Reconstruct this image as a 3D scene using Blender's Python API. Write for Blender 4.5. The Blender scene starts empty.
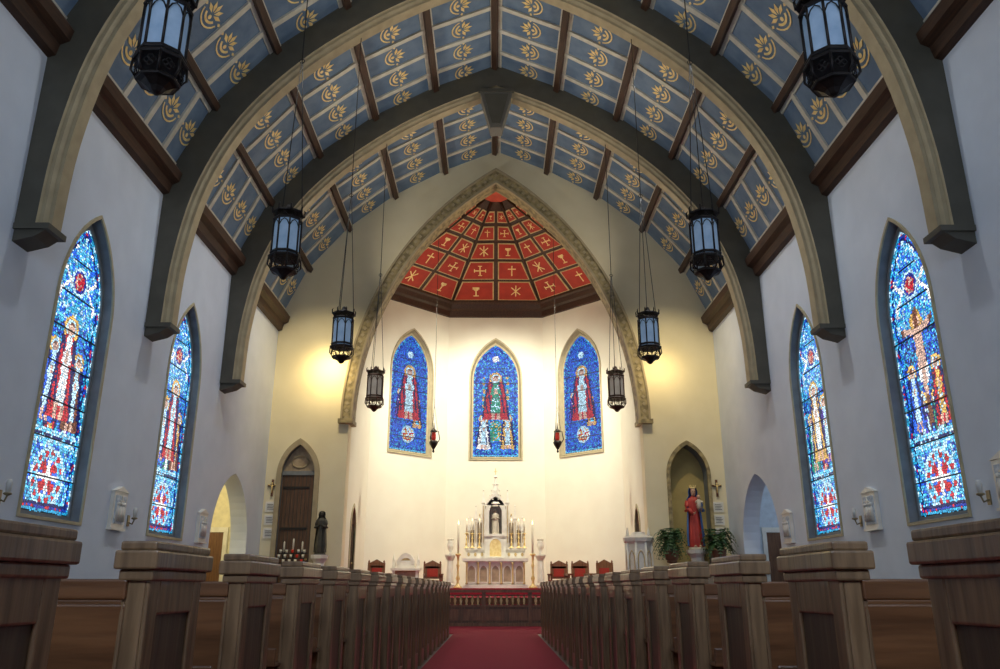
import bpy, bmesh, math, random
from mathutils import Vector, Matrix, geometry
pi=math.pi
SC=bpy.context.scene
COL=SC.collection
V=Vector
# ---------------------------------------------------------------- materials
def mat(name,c,rough=.6,metal=0.,c2=None,scale=6.,bump=0.,emit=0.,stretch=None,detail=4,ecol=None,coat=0):
    m=bpy.data.materials.new(name); m.use_nodes=True
    nt=m.node_tree; b=nt.nodes['Principled BSDF']
    b.inputs['Roughness'].default_value=rough; b.inputs['Metallic'].default_value=metal
    b.inputs['Coat Weight'].default_value=coat
    tc=nt.nodes.new('ShaderNodeTexCoord'); mp=nt.nodes.new('ShaderNodeMapping')
    nt.links.new(tc.outputs['Object'],mp.inputs[0])
    if stretch: mp.inputs['Scale'].default_value=stretch
    n=nt.nodes.new('ShaderNodeTexNoise'); n.inputs['Scale'].default_value=scale; n.inputs['Detail'].default_value=detail
    nt.links.new(mp.outputs[0],n.inputs['Vector'])
    r=nt.nodes.new('ShaderNodeValToRGB'); nt.links.new(n.outputs[0],r.inputs[0])
    if c2 is None: c2=tuple(x*.82 for x in c)
    r.color_ramp.elements[0].position=.35; r.color_ramp.elements[1].position=.65
    r.color_ramp.elements[0].color=(*c2,1); r.color_ramp.elements[1].color=(*c,1)
    nt.links.new(r.outputs[0],b.inputs['Base Color'])
    if bump:
        bp=nt.nodes.new('ShaderNodeBump'); bp.inputs['Strength'].default_value=bump; bp.inputs['Distance'].default_value=.02
        nt.links.new(n.outputs[0],bp.inputs['Height']); nt.links.new(bp.outputs[0],b.inputs['Normal'])
    if emit:
        b.inputs['Emission Strength'].default_value=emit
        b.inputs['Emission Color'].default_value=(*(ecol or c),1)
    return m
M={}
M['side']=mat('plaster_side',(.70,.76,.85),.85,c2=(.65,.71,.80),scale=1.5,bump=.05)
M['cream']=mat('plaster_cream',(.82,.74,.52),.85,c2=(.77,.69,.47),scale=1.2,bump=.05)
M['apse']=mat('plaster_apse',(.86,.83,.70),.85,c2=(.83,.79,.66),scale=1.2,bump=.04)
M['ribface']=mat('rib_paint_olive',(.098,.090,.068),.6,c2=(.08,.074,.056),scale=3)
M['ribsoff']=mat('rib_soffit_tan',(.44,.36,.22),.6,c2=(.37,.30,.18),scale=4)
M['panel']=mat('ceiling_blue',(.16,.235,.34),.6,c2=(.10,.165,.265),scale=2.2,bump=.03)
M['gold']=mat('gilt',(1.0,.80,.38),.38,metal=.15,c2=(.85,.62,.24),scale=9)
M['batten']=mat('batten_cream',(.66,.63,.54),.6,c2=(.56,.53,.44),scale=5)
M['beam']=mat('beam_brown',(.070,.032,.016),.5,c2=(.038,.017,.009),scale=4,stretch=(6,.6,6),bump=.1)
M['oak']=mat('oak_pew_end',(.27,.165,.085),.32,c2=(.15,.088,.045),scale=7,stretch=(5,5,.5),bump=.12,coat=.45)
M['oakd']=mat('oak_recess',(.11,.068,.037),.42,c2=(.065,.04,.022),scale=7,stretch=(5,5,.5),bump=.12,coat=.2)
M['pewback']=mat('oak_pew_back',(.20,.085,.034),.36,c2=(.11,.045,.018),scale=5,stretch=(.5,5,6),bump=.1,coat=.3)
M['carpet']=mat('carpet_red',(.34,.010,.03),.95,c2=(.22,.006,.018),scale=60,bump=.3)
M['floor']=mat('floor_tile',(.10,.07,.05),.45,c2=(.06,.04,.03),scale=3)
M['bronze']=mat('bronze_dark',(.03,.022,.019),.45,metal=.5,c2=(.018,.013,.011),scale=20,bump=.1)
M['bronzew']=mat('bronze_warm_lit',(.10,.045,.022),.45,metal=.5,c2=(.06,.028,.014),scale=20,bump=.1)  # dark bronze with warm light near the front wall put into its colour
M['iron']=mat('chain_iron',(.04,.036,.032),.5,metal=.6)
M['lglass']=mat('lantern_glass',(.36,.46,.60),.4,c2=(.22,.32,.48),scale=5,emit=.13,ecol=(.45,.7,1))
M['lglassw']=mat('lantern_glass_warm_lit',(.52,.47,.38),.4,c2=(.40,.34,.26),scale=5,emit=.08,ecol=(1,.8,.6))  # lantern glass, warm light near the front wall put into colour and emission
M['brass']=mat('sconce_brass',(.30,.24,.14),.4,metal=.4,scale=10)
M['white']=mat('marble_white',(.86,.83,.75),.35,c2=(.76,.72,.63),scale=5)
M['marbleg']=mat('marble_panel',(.46,.35,.22),.35,c2=(.32,.24,.15),scale=7)
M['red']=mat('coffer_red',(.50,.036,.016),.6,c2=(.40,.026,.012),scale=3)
M['redlit']=mat('coffer_red_lit',(.62,.09,.04),.6,c2=(.5,.06,.03),scale=3)  # coffer red at the vault top, brightened as if lit
M['goldline']=mat('gold_line',(.68,.52,.26),.5,c2=(.55,.40,.18),scale=8)
M['archtrim']=mat('arch_trim_ochre',(.44,.35,.17),.6,c2=(.20,.16,.08),scale=6,bump=.3,detail=1)
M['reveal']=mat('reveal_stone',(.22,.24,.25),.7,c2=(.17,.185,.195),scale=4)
M['lead']=mat('lead_came',(.012,.014,.022),.6)
M['wood']=mat('wood_warm',(.20,.09,.04),.45,c2=(.12,.05,.022),scale=5,stretch=(5,5,.6),bump=.08,coat=.2)
M['doorwood']=mat('door_wood',(.14,.07,.033),.5,c2=(.08,.04,.02),scale=5,stretch=(6,6,.5),bump=.1)
M['niche']=mat('niche_olive',(.46,.36,.14),.8,c2=(.36,.28,.11),scale=2)
M['redseat']=mat('red_velvet',(.34,.03,.02),.9,scale=30)
M['stred']=mat('statue_red',(.50,.05,.04),.5)
M['stblue']=mat('statue_blue',(.05,.14,.42),.5)
M['stwhite']=mat('statue_cream',(.75,.68,.55),.5)
M['skin']=mat('statue_flesh',(.62,.38,.26),.5)
M['hair']=mat('statue_hair',(.08,.04,.02),.6)
M['dark']=mat('statue_dark',(.06,.055,.04),.5,c2=(.03,.028,.02))
M['leaf']=mat('fern_leaf',(.045,.13,.035),.5,c2=(.018,.06,.018),scale=8)
M['pot']=mat('pot_ceramic',(.25,.12,.07),.5)
M['wax']=mat('candle_wax',(.85,.80,.65),.4)
M['flame']=mat('flame',(1,.6,.2),.5,emit=6,ecol=(1,.6,.25))
M['redglass']=mat('ruby_glass',(.35,.015,.015),.15,emit=.12,ecol=(1,.08,.03))
M['paper']=mat('plaque_white',(.75,.75,.72),.6)
M['relief']=mat('station_relief',(.70,.75,.80),.6,c2=(.45,.52,.60),scale=14,bump=.8)
M['tan']=mat('window_trim_tan',(.50,.43,.27),.6)
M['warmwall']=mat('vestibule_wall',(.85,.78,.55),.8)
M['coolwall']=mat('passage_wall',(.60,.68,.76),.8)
M['grey']=mat('speaker_grey',(.17,.16,.13),.6,c2=(.12,.11,.095),scale=40,bump=.3)
def glassmat(name,strength):
    m=bpy.data.materials.new(name); m.use_nodes=True; nt=m.node_tree; b=nt.nodes['Principled BSDF']
    a=nt.nodes.new('ShaderNodeAttribute'); a.attribute_name='Col'
    tc=nt.nodes.new('ShaderNodeTexCoord'); n=nt.nodes.new('ShaderNodeTexNoise'); n.inputs['Scale'].default_value=30; n.inputs['Detail'].default_value=4
    nt.links.new(tc.outputs['Object'],n.inputs['Vector'])
    r=nt.nodes.new('ShaderNodeValToRGB'); r.color_ramp.elements[0].position=.36; r.color_ramp.elements[1].position=.55
    r.color_ramp.elements[0].color=(.25,.29,.38,1); r.color_ramp.elements[1].color=(1.15,1.15,1.15,1)
    nt.links.new(n.outputs[0],r.inputs[0])
    mx=nt.nodes.new('ShaderNodeMix'); mx.data_type='RGBA'; mx.blend_type='MULTIPLY'; mx.inputs[0].default_value=1
    nt.links.new(a.outputs['Color'],mx.inputs[6]); nt.links.new(r.outputs[0],mx.inputs[7])
    b.inputs['Base Color'].default_value=(.02,.02,.03,1); b.inputs['Roughness'].default_value=.25
    nt.links.new(mx.outputs[2],b.inputs['Emission Color']); b.inputs['Emission Strength'].default_value=strength
    return m
M['glass']=glassmat('stained_glass',1.7)
# ---------------------------------------------------------------- mesh builder
class MB:
    def __init__(s): s.v=[];s.f=[];s.m=[];s.sm=[];s.c=[];s.mats=[]
    def mi(s,k):
        if k not in s.mats: s.mats.append(k)
        return s.mats.index(k)
    def add(s,vs,fs,k,smooth=False,col=(0,0,0)):
        o=len(s.v); s.v+= [tuple(p) for p in vs]; i=s.mi(k)
        for f in fs: s.f.append([o+j for j in f]); s.m.append(i); s.sm.append(smooth); s.c.append(col)
    def box(s,x0,x1,y0,y1,z0,z1,k,M4=None):
        vs=[V((x,y,z)) for z in (z0,z1) for y in (y0,y1) for x in (x0,x1)]
        if M4: vs=[M4@p for p in vs]
        s.add(vs,[(0,2,3,1),(4,5,7,6),(0,1,5,4),(2,6,7,3),(0,4,6,2),(1,3,7,5)],k)
    def prism(s,pts,off,k,caps=True):
        n=len(pts); off=V(off); a=[V(p) for p in pts]; b=[p+off for p in a]
        fs=[(i,(i+1)%n,n+(i+1)%n,n+i) for i in range(n)]
        if caps: fs+=[tuple(range(n))[::-1],tuple(range(n,2*n))]
        s.add(a+b,fs,k)
    def lathe(s,prof,c,k,n=16,sx=1,sy=1,folds=0,fa=0,phase=0,smooth=True):
        c=V(c); vs=[];fs=[]
        for (r,z) in prof:
            for i in range(n):
                a=2*pi*i/n+phase; rr=r*(1+fa*math.sin(folds*a)) if folds else r
                vs.append(c+V((rr*math.cos(a)*sx,rr*math.sin(a)*sy,z)))
        for j in range(len(prof)-1):
            for i in range(n):
                fs.append((j*n+i,j*n+(i+1)%n,(j+1)*n+(i+1)%n,(j+1)*n+i))
        fs.append(tuple(range(n))[::-1]); fs.append(tuple(range((len(prof)-1)*n,len(prof)*n)))
        s.add(vs,fs,k,smooth)
    def tube(s,pts,r,k,n=6,closed=False,smooth=True):
        pts=[V(p) for p in pts]; N=len(pts)
        rs=r if isinstance(r,(list,tuple)) else [r]*N
        vs=[];fs=[]
        for i,p in enumerate(pts):
            d=(pts[(i+1)%N]-pts[i-1]) if closed else (pts[min(i+1,N-1)]-pts[max(i-1,0)])
            d.normalize(); up=V((0,0,1)) if abs(d.z)<.9 else V((0,1,0))
            a=d.cross(up).normalized(); b=d.cross(a)
            for j in range(n): t=2*pi*j/n; vs.append(p+rs[i]*(a*math.cos(t)+b*math.sin(t)))
        for i in range(N if closed else N-1):
            for j in range(n):
                q=(i+1)%N; fs.append((i*n+j,i*n+(j+1)%n,q*n+(j+1)%n,q*n+j))
        if not closed: fs.append(tuple(range(n))); fs.append(tuple(range((N-1)*n,N*n)))
        s.add(vs,fs,k,smooth)
    def sphere(s,c,r,k,n=12,sz=1,sx=1,sy=1):
        s.lathe([(max(1e-4,r*math.sin(pi*i/8)),-r*sz*math.cos(pi*i/8)) for i in range(9)],c,k,n,sx,sy)
    def obj(s,name,parent=None,loc=(0,0,0),rz=0,recalc=True):
        me=bpy.data.meshes.new(name); me.from_pydata(s.v,[],s.f)
        for k in s.mats: me.materials.append(M[k])
        me.polygons.foreach_set('material_index',s.m); me.polygons.foreach_set('use_smooth',s.sm)
        if any(c!=(0,0,0) for c in s.c):
            at=me.color_attributes.new('Col','FLOAT_COLOR','CORNER')
            buf=[]
            for p in me.polygons: buf+=[*s.c[p.index],1]*p.loop_total
            at.data.foreach_set('color',buf)
        if recalc:
            bm=bmesh.new(); bm.from_mesh(me); bmesh.ops.recalc_face_normals(bm,faces=bm.faces); bm.to_mesh(me); bm.free()
        me.update(); return place(me,name,parent,loc,rz)
def place(me,name,parent=None,loc=(0,0,0),rz=0,sc=None):
    o=bpy.data.objects.new(name,me); COL.objects.link(o); o.location=loc; o.rotation_euler[2]=rz
    if sc: o.scale=sc
    if parent: o.parent=parent
    return o
def empty(name,loc=(0,0,0)):
    e=bpy.data.objects.new(name,None); COL.objects.link(e); e.location=loc; e.empty_display_size=.2; return e
def bevel(o,w=.01,seg=2):
    b=o.modifiers.new('bev','BEVEL'); b.width=w; b.segments=seg; b.limit_method='ANGLE'; return o
def arch(hw,zs,zt,n=12):
    r=zt-zs; R=(hw*hw+r*r)/(2*hw); c=hw-R; a1=math.atan2(r,-c)
    R_=[(c+R*math.cos(a1*i/n),zs+R*math.sin(a1*i/n)) for i in range(n+1)]
    R_[-1]=(0,zt)
    return R_+[(-x,z) for x,z in R_[-2::-1]]
def lancet(cx,z0,hw,zs,zt,n=10):
    return [(cx-hw,z0),(cx+hw,z0)]+[(cx+x,z) for x,z in arch(hw,zs,zt,n)]
def wall(name,outline,holes,th,k,kr,loc=(0,0,0),rz=0,parent=None):
    mb=MB()
    for y,idx in ((0,0),(th,1)):
        loops=[outline]+[h[idx] for h in holes]
        tri=geometry.tessellate_polygon([[V((x,z,0)) for x,z in L] for L in loops])
        flat=[p for L in loops for p in L]
        mb.add([(x,y,z) for x,z in flat],tri,k)
    n=len(outline); mb.add([(x,0,z) for x,z in outline]+[(x,th,z) for x,z in outline],[(i,(i+1)%n,n+(i+1)%n,n+i) for i in range(n)],k)
    for a,b in holes:
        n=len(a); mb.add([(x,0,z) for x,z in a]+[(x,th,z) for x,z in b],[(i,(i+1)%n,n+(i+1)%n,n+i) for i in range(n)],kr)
    return mb.obj(name,parent,loc,rz,recalc=False)
def band(mb,inner,outer,y0,y1,k,closed=False):
    n=len(inner); vs=[(x,y0,z) for x,z in inner]+[(x,y0,z) for x,z in outer]+[(x,y1,z) for x,z in inner]+[(x,y1,z) for x,z in outer]
    fs=[]
    for i in range(n if closed else n-1):
        j=(i+1)%n
        fs+=[(i,j,n+j,n+i),(2*n+i,3*n+i,3*n+j,2*n+j),(i,2*n+i,2*n+j,j),(n+i,n+j,3*n+j,3*n+i)]
    if not closed: fs+=[(0,n,3*n,2*n),(n-1,3*n-1,4*n-1,2*n-1)]
    mb.add(vs,fs,k)
def spl(P,m):
    out=[]
    for i in range(len(P)-1):
        p0=V(P[max(i-1,0)]);p1=V(P[i]);p2=V(P[i+1]);p3=V(P[min(i+2,len(P)-1)])
        for j in range(m):
            t=j/m; out.append(.5*((2*p1)+(p2-p0)*t+(2*p0-5*p1+4*p2-p3)*t*t+(3*p1-p0-3*p2+p3)*t**3))
    out.append(V(P[-1])); return out
# ---------------------------------------------------------------- camera
H=.94; F=800; PITCH=math.atan(254/F)
cam=bpy.data.cameras.new('camera'); co=bpy.data.objects.new('camera',cam); COL.objects.link(co)
cam.sensor_width=36; cam.lens=F*.036; cam.clip_end=200; cam.clip_start=.05
co.location=(0,0,H); co.rotation_euler=(pi/2+PITCH,0,-.0055); SC.camera=co
W=6.9; DW=24.2; TR=[-2.8,1.7,6.2,10.7,15.2,19.7]
# ---------------------------------------------------------------- floor
mb=MB(); mb.box(-W-3.4,W+3.4,-5,DW+.6,-.2,0,'floor'); mb.obj('floor')
mb=MB(); mb.box(-.9,.9,-4.5,21.85,0,.012,'carpet'); mb.box(-5.2,5.2,18.4,21.85,0,.0125,'carpet'); mb.obj('carpet_runner')
mb=MB()
for i,(y,z) in enumerate([(22.25,.175),(22.55,.35),(22.85,.525)]): mb.box(-5.2,5.2,y,23.16,z-.175,z,'carpet'); mb.box(-5.2,5.2,y-.015,y+.012,z-.18,z-.03,'wood')
mb.box(-W,W,23.15,DW,0,.7,'carpet'); mb.box(-4.5,4.5,DW,28.4,0,.7,'carpet')
mb.prism([(-4.5,28.4,0),(4.5,28.4,0),(1.9,31,0),(-1.9,31,0)],(0,0,.7),'carpet')
mb.box(-2.2,2.2,26.7,30.5,.7,.83,'carpet'); mb.box(-1.9,1.9,27.0,30.5,.83,.95,'carpet'); mb.box(-W,W,23.13,23.16,.0,.7,'wood')
mb.obj('chancel_steps')
# ---------------------------------------------------------------- side walls
WY=[3.6,8.2,12.72,17.2]
def hole(c): return (lancet(c,1.98,.88,5.4,7.08),lancet(c,2.08,.80,5.45,6.95))
for side,sg in (('left',1),('right',-1)):
    if sg==1: ol=[(-5,0),(19.9,0)]+[(21.4-x,z) for x,z in arch(1.5,2.0,3.85,12)]+[(22.9,0),(24.7,0),(24.7,9.6),(-5,9.6)]
    else: ol=[(5,0),(-19.9,0)]+[(-21.4+x,z) for x,z in arch(1.5,2.0,3.85,12)]+[(-22.9,0),(-24.7,0),(-24.7,9.6),(5,9.6)]
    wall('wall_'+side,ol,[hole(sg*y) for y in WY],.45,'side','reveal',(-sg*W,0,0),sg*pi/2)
wall('wall_back',[(-7.4,0),(7.4,0),(7.4,9.6),(0,16),(-7.4,9.6)],[],.4,'side','side',(0,-5.2,0),0)
# ---------------------------------------------------------------- ceiling curve
Cc=spl([(6.9,9.1),(6.0,11.05),(4.7,12.5),(3.15,13.7),(1.57,14.55),(0,15.2)],10)
L=[0]
for a,b in zip(Cc,Cc[1:]): L.append(L[-1]+(b-a).length)
NC=5
def atlen(s):
    for i in range(len(L)-1):
        if L[i+1]>=s-1e-9: t=(s-L[i])/(L[i+1]-L[i]); return Cc[i].lerp(Cc[i+1],t)
    return Cc[-1]
CP=[atlen(L[-1]*k/NC) for k in range(NC+1)]
ca=arch(4.5,5.8,14.1,20)
ol=[(-7.3,0),(-4.5,0)]+[(-x,z) for x,z in ca]+[(4.5,0),(7.3,0),(7.3,9.0)]+[(p.x+.2,p.y+.25) for p in CP[:-1]]+[(0,15.5)]+[(-p.x-.2,p.y+.25) for p in CP[:-1][::-1]]+[(-7.3,9.0)]
nl=lancet(5.8,1.5,.56,4.2,5.1); dl=lancet(-5.92,.7,.50,4.2,5.1)
wall('wall_front',ol,[(nl,nl),(dl,dl)],.5,'cream','reveal',(0,DW,0))
ceil=empty('ceiling')
mbp=MB(); mbe=MB(); mbb=MB(); mbc=MB(); mbshell=MB()
def emblem(mb,O,ex,ey,n,s):
    def P(x,y): return O+ex*(x*s)+ey*(y*s)+n*.012
    for a,l in ((90,1.0),(55,.95),(125,.95),(20,.95),(160,.95)):
        t=math.radians(a); d=(math.cos(t),math.sin(t)); q=(-d[1],d[0])
        mb.add([P(d[0]*.18,d[1]*.18-.1),P(d[0]*l*.6+q[0]*.15,d[1]*l*.6+q[1]*.15-.1),P(d[0]*l,d[1]*l-.1),P(d[0]*l*.6-q[0]*.15,d[1]*l*.6-q[1]*.15-.1)],[(0,1,2,3)],'gold')
    for a0,r0,r1 in ((205,.5,.68),(195,.88,1.0)):
        A=[math.radians(a0+(540-2*a0)*i/8) for i in range(9)]
        for i in range(8):
            mb.add([P(math.cos(A[i])*r0,math.sin(A[i])*r0),P(math.cos(A[i])*r1,math.sin(A[i])*r1),P(math.cos(A[i+1])*r1,math.sin(A[i+1])*r1),P(math.cos(A[i+1])*r0,math.sin(A[i+1])*r0)],[(0,1,2,3)],'gold')
    mb.add([P(.16*math.cos(i*pi/4),-.28+.16*math.sin(i*pi/4)) for i in range(8)],[tuple(range(8))],'gold')
    for sx in (-1,1): mb.add([P(sx*1.25,0),P(sx*1.05,.12),P(sx*.9,0),P(sx*1.05,-.12)],[(0,1,2,3)],'gold')
Y0=-5.05
for sg in (1,-1):
    for k in range(NC):
        a=V((CP[k].x*sg,0,CP[k].y)); b=V((CP[k+1].x*sg,0,CP[k+1].y))
        e=(b-a); ln=e.length; e.normalize(); n=V((-e.z,0,e.x)); 
        if n.z>0: n=-n
        yv=V((0,1,0))
        mbp.add([a+yv*Y0,b+yv*Y0,b+yv*(DW+.05),a+yv*(DW+.05)],[(0,1,2,3)],'panel')
        mbshell.add([a-n*.12+yv*Y0,b-n*.12+yv*Y0,b-n*.12+yv*(DW+.3),a-n*.12+yv*(DW+.3)],[(0,1,2,3)],'beam')
        def bar(mb,p,q,w,dp,k2,wd,n=n):
            wd=wd*(w/2); mb.prism([p-wd,p+wd,p+wd+n*dp,p-wd+n*dp],q-p,k2)
        if not (k==NC-1 and sg==-1):
            bar(mbb,b+yv*Y0,b+yv*DW,.15,.17,'beam',e)
            bar(mbc,b+yv*Y0,b+yv*DW,.27,.035,'batten',e)
        if k==0: bar(mbc,a+yv*Y0,a+yv*DW,.8,.03,'batten',e)
        bar(mbc,(a+e*(ln-.13))+yv*Y0,(a+e*(ln-.13))+yv*DW,.07,.03,'batten',e)
        bar(mbc,(a+e*(.13))+yv*Y0,(a+e*(.13))+yv*DW,.07,.03,'batten',e)
        y=TR[0]
        while y<DW-.1:
            bar(mbc,a+yv*y,b+yv*y,.13,.05,'batten',yv)
            emblem(mbe,(a+b)/2+yv*(y+.45)+n*.003+(e*.12 if k==0 else e*0),yv,e,n,.31)
            y+=.9
mbp.obj('panels',ceil); mbe.obj('gilt_emblems',ceil); mbb.obj('purlins',ceil); mbc.obj('battens',ceil); mbshell.obj('roof_shell',ceil)
for side,sg in (('left',-1),('right',1)):
    mb=MB(); pr=[(6.9,8.72),(6.78,8.76),(6.74,8.95),(6.6,9.02),(6.56,9.2),(6.66,9.34),(6.8,9.5),(6.95,9.5)]
    mb.prism([(sg*x,-5,z) for x,z in pr],(0,DW+5,0),'beam'); mb.obj('trim_cornice_'+side)
# trusses
Ip=[(6.42,5.9),(6.36,7.4),(6.05,9.0),(5.35,10.5),(4.2,11.85),(2.8,12.95),(1.4,13.75),(0,14.35)]
Op=[(6.93,5.9),(6.94,7.6),(6.95,9.35),(6.1,11.1),(4.78,12.6),(3.2,13.8),(1.6,14.66),(0,15.3)]
Ic=spl(Ip,5); Oc=spl(Op,5)
def truss_mesh():
    mb=MB()
    prof=[(99,-.23),(.18,-.23),(.16,-.19),(.10,-.19),(.06,-.13),(0,-.13),(0,.13),(.06,.13),(.10,.19),(.16,.19),(.18,.23),(99,.23)]
    ks=['ribface']+['ribsoff']*9+['ribface','ribface']
    for sg in (1,-1):
        rows=[]
        for a,b in zip(Ic,Oc):
            d=(b-a); ln=d.length; d.normalize()
            rows.append([V((sg*(a.x+d.x*min(o,ln)),y,a.y+d.y*min(o,ln))) for o,y in prof])
        np_=len(prof)
        vs=[p for r in rows for p in r]
        for j in range(np_-1):
            mb.add(vs,[(i*np_+j,i*np_+j+1,(i+1)*np_+j+1,(i+1)*np_+j) for i in range(len(rows)-1)],ks[j])
        mb.add(vs[:np_],[tuple(range(np_))],'ribface')
        x0,x1=sorted((sg*6.39,sg*6.9)); mb.box(x0,x1,-.245,.245,5.84,5.93,'ribface')
        mb.prism([(sg*6.45,-.2,5.85),(sg*6.9,-.2,5.85),(sg*6.9,-.2,5.66),(sg*6.6,-.2,5.74)],(0,.4,0),'ribface')
    return mb
t0=truss_mesh().obj('arched_truss',None,(0,TR[0],0))
for y in TR[1:]: place(t0.data,'arched_truss',None,(0,y,0))
mb=MB(); mb.prism([(-.46,0,0),(.46,0,0),(.16,0,-1.15),(-.16,0,-1.15)],(0,.45,0),'grey')
mb.prism([(-.34,-.02,-.08),(.34,-.02,-.08),(.12,-.02,-1.0),(-.12,-.02,-1.0)],(0,.03,0),'ribface')
mb.box(-.5,.5,-.03,.48,0,.1,'ribface'); mb.obj('hanging_loudspeaker',None,(0,19.45,14.3))
# ---------------------------------------------------------------- chancel walls
HC=12.3
def rect(a,b,z1=HC): return [(a,0),(b,0),(b,z1),(a,z1)]
dn=2
for side,sg in (('left',1),('right',-1)):
    c=25.9; l=lancet(sg*c,.7,.42,2.75,3.4)
    a,b=sorted((sg*24.6,sg*28.45)); wall('wall_chancel_'+side,rect(a,b),[(l,l)],.3,'apse','tan',(-sg*4.5,0,0),sg*pi/2)
    mb=MB(); mb.prism([(p,.05,z) for p,z in lancet(sg*c,.7,.42,2.75,3.4)],(0,.06,0),'doorwood')
    for q in range(-3,4): mb.box(sg*c+q*.12-.006,sg*c+q*.12+.006,.04,.05,.7,2.9,'dark')
    mb.sphere((sg*c+.28,.03,1.7),.03,'gold')
    band(mb,lancet(sg*c,.7,.42,2.75,3.4)[1:]+[lancet(sg*c,.7,.42,2.75,3.4)[0]],lancet(sg*c,.7,.5,2.75,3.52)[1:]+[(sg*c-.5,.7)],-.03,.04,'tan')
    mb.obj('door_%d'%dn,None,(-sg*4.5,0,0),sg*pi/2); dn+=1
HW=1.9
dg=math.hypot(2.6,2.6)
cw=lambda c:(lancet(c,5.72,1.0,8.9,10.55),lancet(c,5.82,.9,8.9,10.38))
wall('wall_apse_center',rect(-HW,HW),[cw(0)],.3,'apse','tan',(0,31,0))
wall('wall_apse_left',rect(-dg/2,dg/2),[cw(0)],.3,'apse','tan',(-3.2,29.7,0),pi/4)
wall('wall_apse_right',rect(-dg/2,dg/2),[cw(0)],.3,'apse','tan',(3.2,29.7,0),-pi/4)
mb=MB()
def inring(d):
    k=math.tan(pi/8)*d
    return [(4.5-d,24.7),(4.5-d,28.4-k),(1.9-k,31-d),(-1.9+k,31-d),(-4.5+d,28.4-k),(-4.5+d,24.7)]
prf=[(0,11.5),(.08,11.52),(.1,11.75),(.2,11.82),(.24,12.0),(.32,12.06),(.32,12.16),(0,12.2)]
rs=[inring(d) for d,_ in prf]
for j in range(len(prf)-1):
    for i in range(5):
        a,b=rs[j][i],rs[j][i+1]; c,d=rs[j+1][i+1],rs[j+1][i]
        mb.add([(a[0],a[1],prf[j][1]),(b[0],b[1],prf[j][1]),(c[0],c[1],prf[j+1][1]),(d[0],d[1],prf[j+1][1])],[(0,1,2,3)],'beam')
mb.obj('trim_apse_cornice')
vault=empty('apse_ceiling'); mb=MB(); T=V((0,26.5,14.95))
def facet(P0,P1,T0,T1,rows,cols):
    n=(P1-P0).cross(T0-P0).normalized()
    if n.z>0: n=-n
    def P(s,t): return (P0.lerp(P1,s)).lerp(T0.lerp(T1,s),t)
    mb.add([P0,P1,T1,T0],[(0,1,2,3)],'beam')
    mb.add([P0-n*.15,P1-n*.15,T1-n*.15,T0-n*.15],[(0,1,2,3)],'beam')
    for i in range(len(rows)-1):
        for j in range(cols):
            q=[P(j/cols,rows[i]),P((j+1)/cols,rows[i]),P((j+1)/cols,rows[i+1]),P(j/cols,rows[i+1])]
            c=sum(q,V())/4
            def ins(d,off): return [p+(c-p).normalized()*min(d,(c-p).length*.45)+n*off for p in q]
            g=ins(.10,.03); r=ins(.155,.035); 
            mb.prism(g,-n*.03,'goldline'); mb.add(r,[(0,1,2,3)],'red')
            ex=(q[1]-q[0]).normalized(); ey=n.cross(ex); 
            if ey.z<0: ey=-ey
            s=.42*min((q[2]-q[1]).length,(q[2]+q[1]-q[0]-q[3]).length/2)*.6
            def bx(x0,x1,y0,y1,rot=0):
                cs,sn=math.cos(rot),math.sin(rot)
                mb.add([c+n*.045+ex*s*(x*cs-y*sn)+ey*s*(x*sn+y*cs) for x,y in ((x0,y0),(x1,y0),(x1,y1),(x0,y1))],[(0,1,2,3)],'gold')
            kind=(i*3+j*2+int(P0.x*3))%4
            if kind==0: bx(-.1,.1,-1,1); bx(-.65,.65,.25,.45)
            elif kind==1: bx(-.09,.09,-1,1,pi/4); bx(-.09,.09,-1,1,-pi/4); bx(-.09,.09,-1,1.1)
            elif kind==2: bx(-.1,.1,-.9,.9); bx(-.9,.9,-.1,.1); [bx(-.3,.3,.78,.93,a*pi/2) for a in range(4)]
            else: bx(-.5,.5,.3,.7); bx(-.1,.1,-.8,.4); bx(-.4,.4,-.95,-.78); bx(-.3,.3,.1,.35)
R8=[V((x,y,12.14)) for x,y in inring(.28)]
rows=[0,.2,.39,.56,.71,.84]
def top(P): return P.lerp(T,.90)
rr=[r/.90 for r in rows]
for i in range(1,4): facet(R8[i],R8[i+1],top(R8[i]),top(R8[i+1]),rr,2)
for sg,A,B in ((1,R8[0],R8[1]),(-1,R8[5],R8[4])):
    Mid=V((A.x,26.5,12.14))
    facet(Mid,B,top(Mid),top(B),rr,1)
    facet(V((A.x,24.7,12.14)),Mid,V((top(Mid).x,24.7,top(Mid).z)),top(Mid),rr,2)
tp=[top(p) for p in R8[1:5]]
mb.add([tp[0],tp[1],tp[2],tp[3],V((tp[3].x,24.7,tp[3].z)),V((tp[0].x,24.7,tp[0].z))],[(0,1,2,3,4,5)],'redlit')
mb.obj('coffered_facets',vault,recalc=False)
mb=MB()
for p in R8[1:5]: mb.tube([p-V((0,0,.02)),top(p)-V((0,0,.02))],.06,'beam',6)
mb.obj('vault_ribs',vault)
mb=MB(); 
band(mb,arch(4.40,5.85,13.95,24),arch(4.72,5.85,14.42,24),-.16,.55,'archtrim')
band(mb,arch(4.68,5.85,14.36,24),arch(4.74,5.85,14.46,24),-.20,0,'ribsoff')
band(mb,arch(4.37,5.85,13.9,24),arch(4.43,5.85,14.0,24),-.20,-.08,'ribsoff')
for sg in (1,-1):
    x0,x1=sorted((sg*4.35,sg*4.8)); mb.box(x0,x1,-.22,.5,5.74,5.87,'archtrim')
cin=arch(4.56,5.9,14.18,44)
for i in range(len(cin)):
    x,z=cin[i]; mb.prism([(x+.065*math.cos(a),-.175,z+.065*math.sin(a)) for a in (0,pi/2,pi,3*pi/2)],(0,.02,0),'ribsoff')
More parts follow.
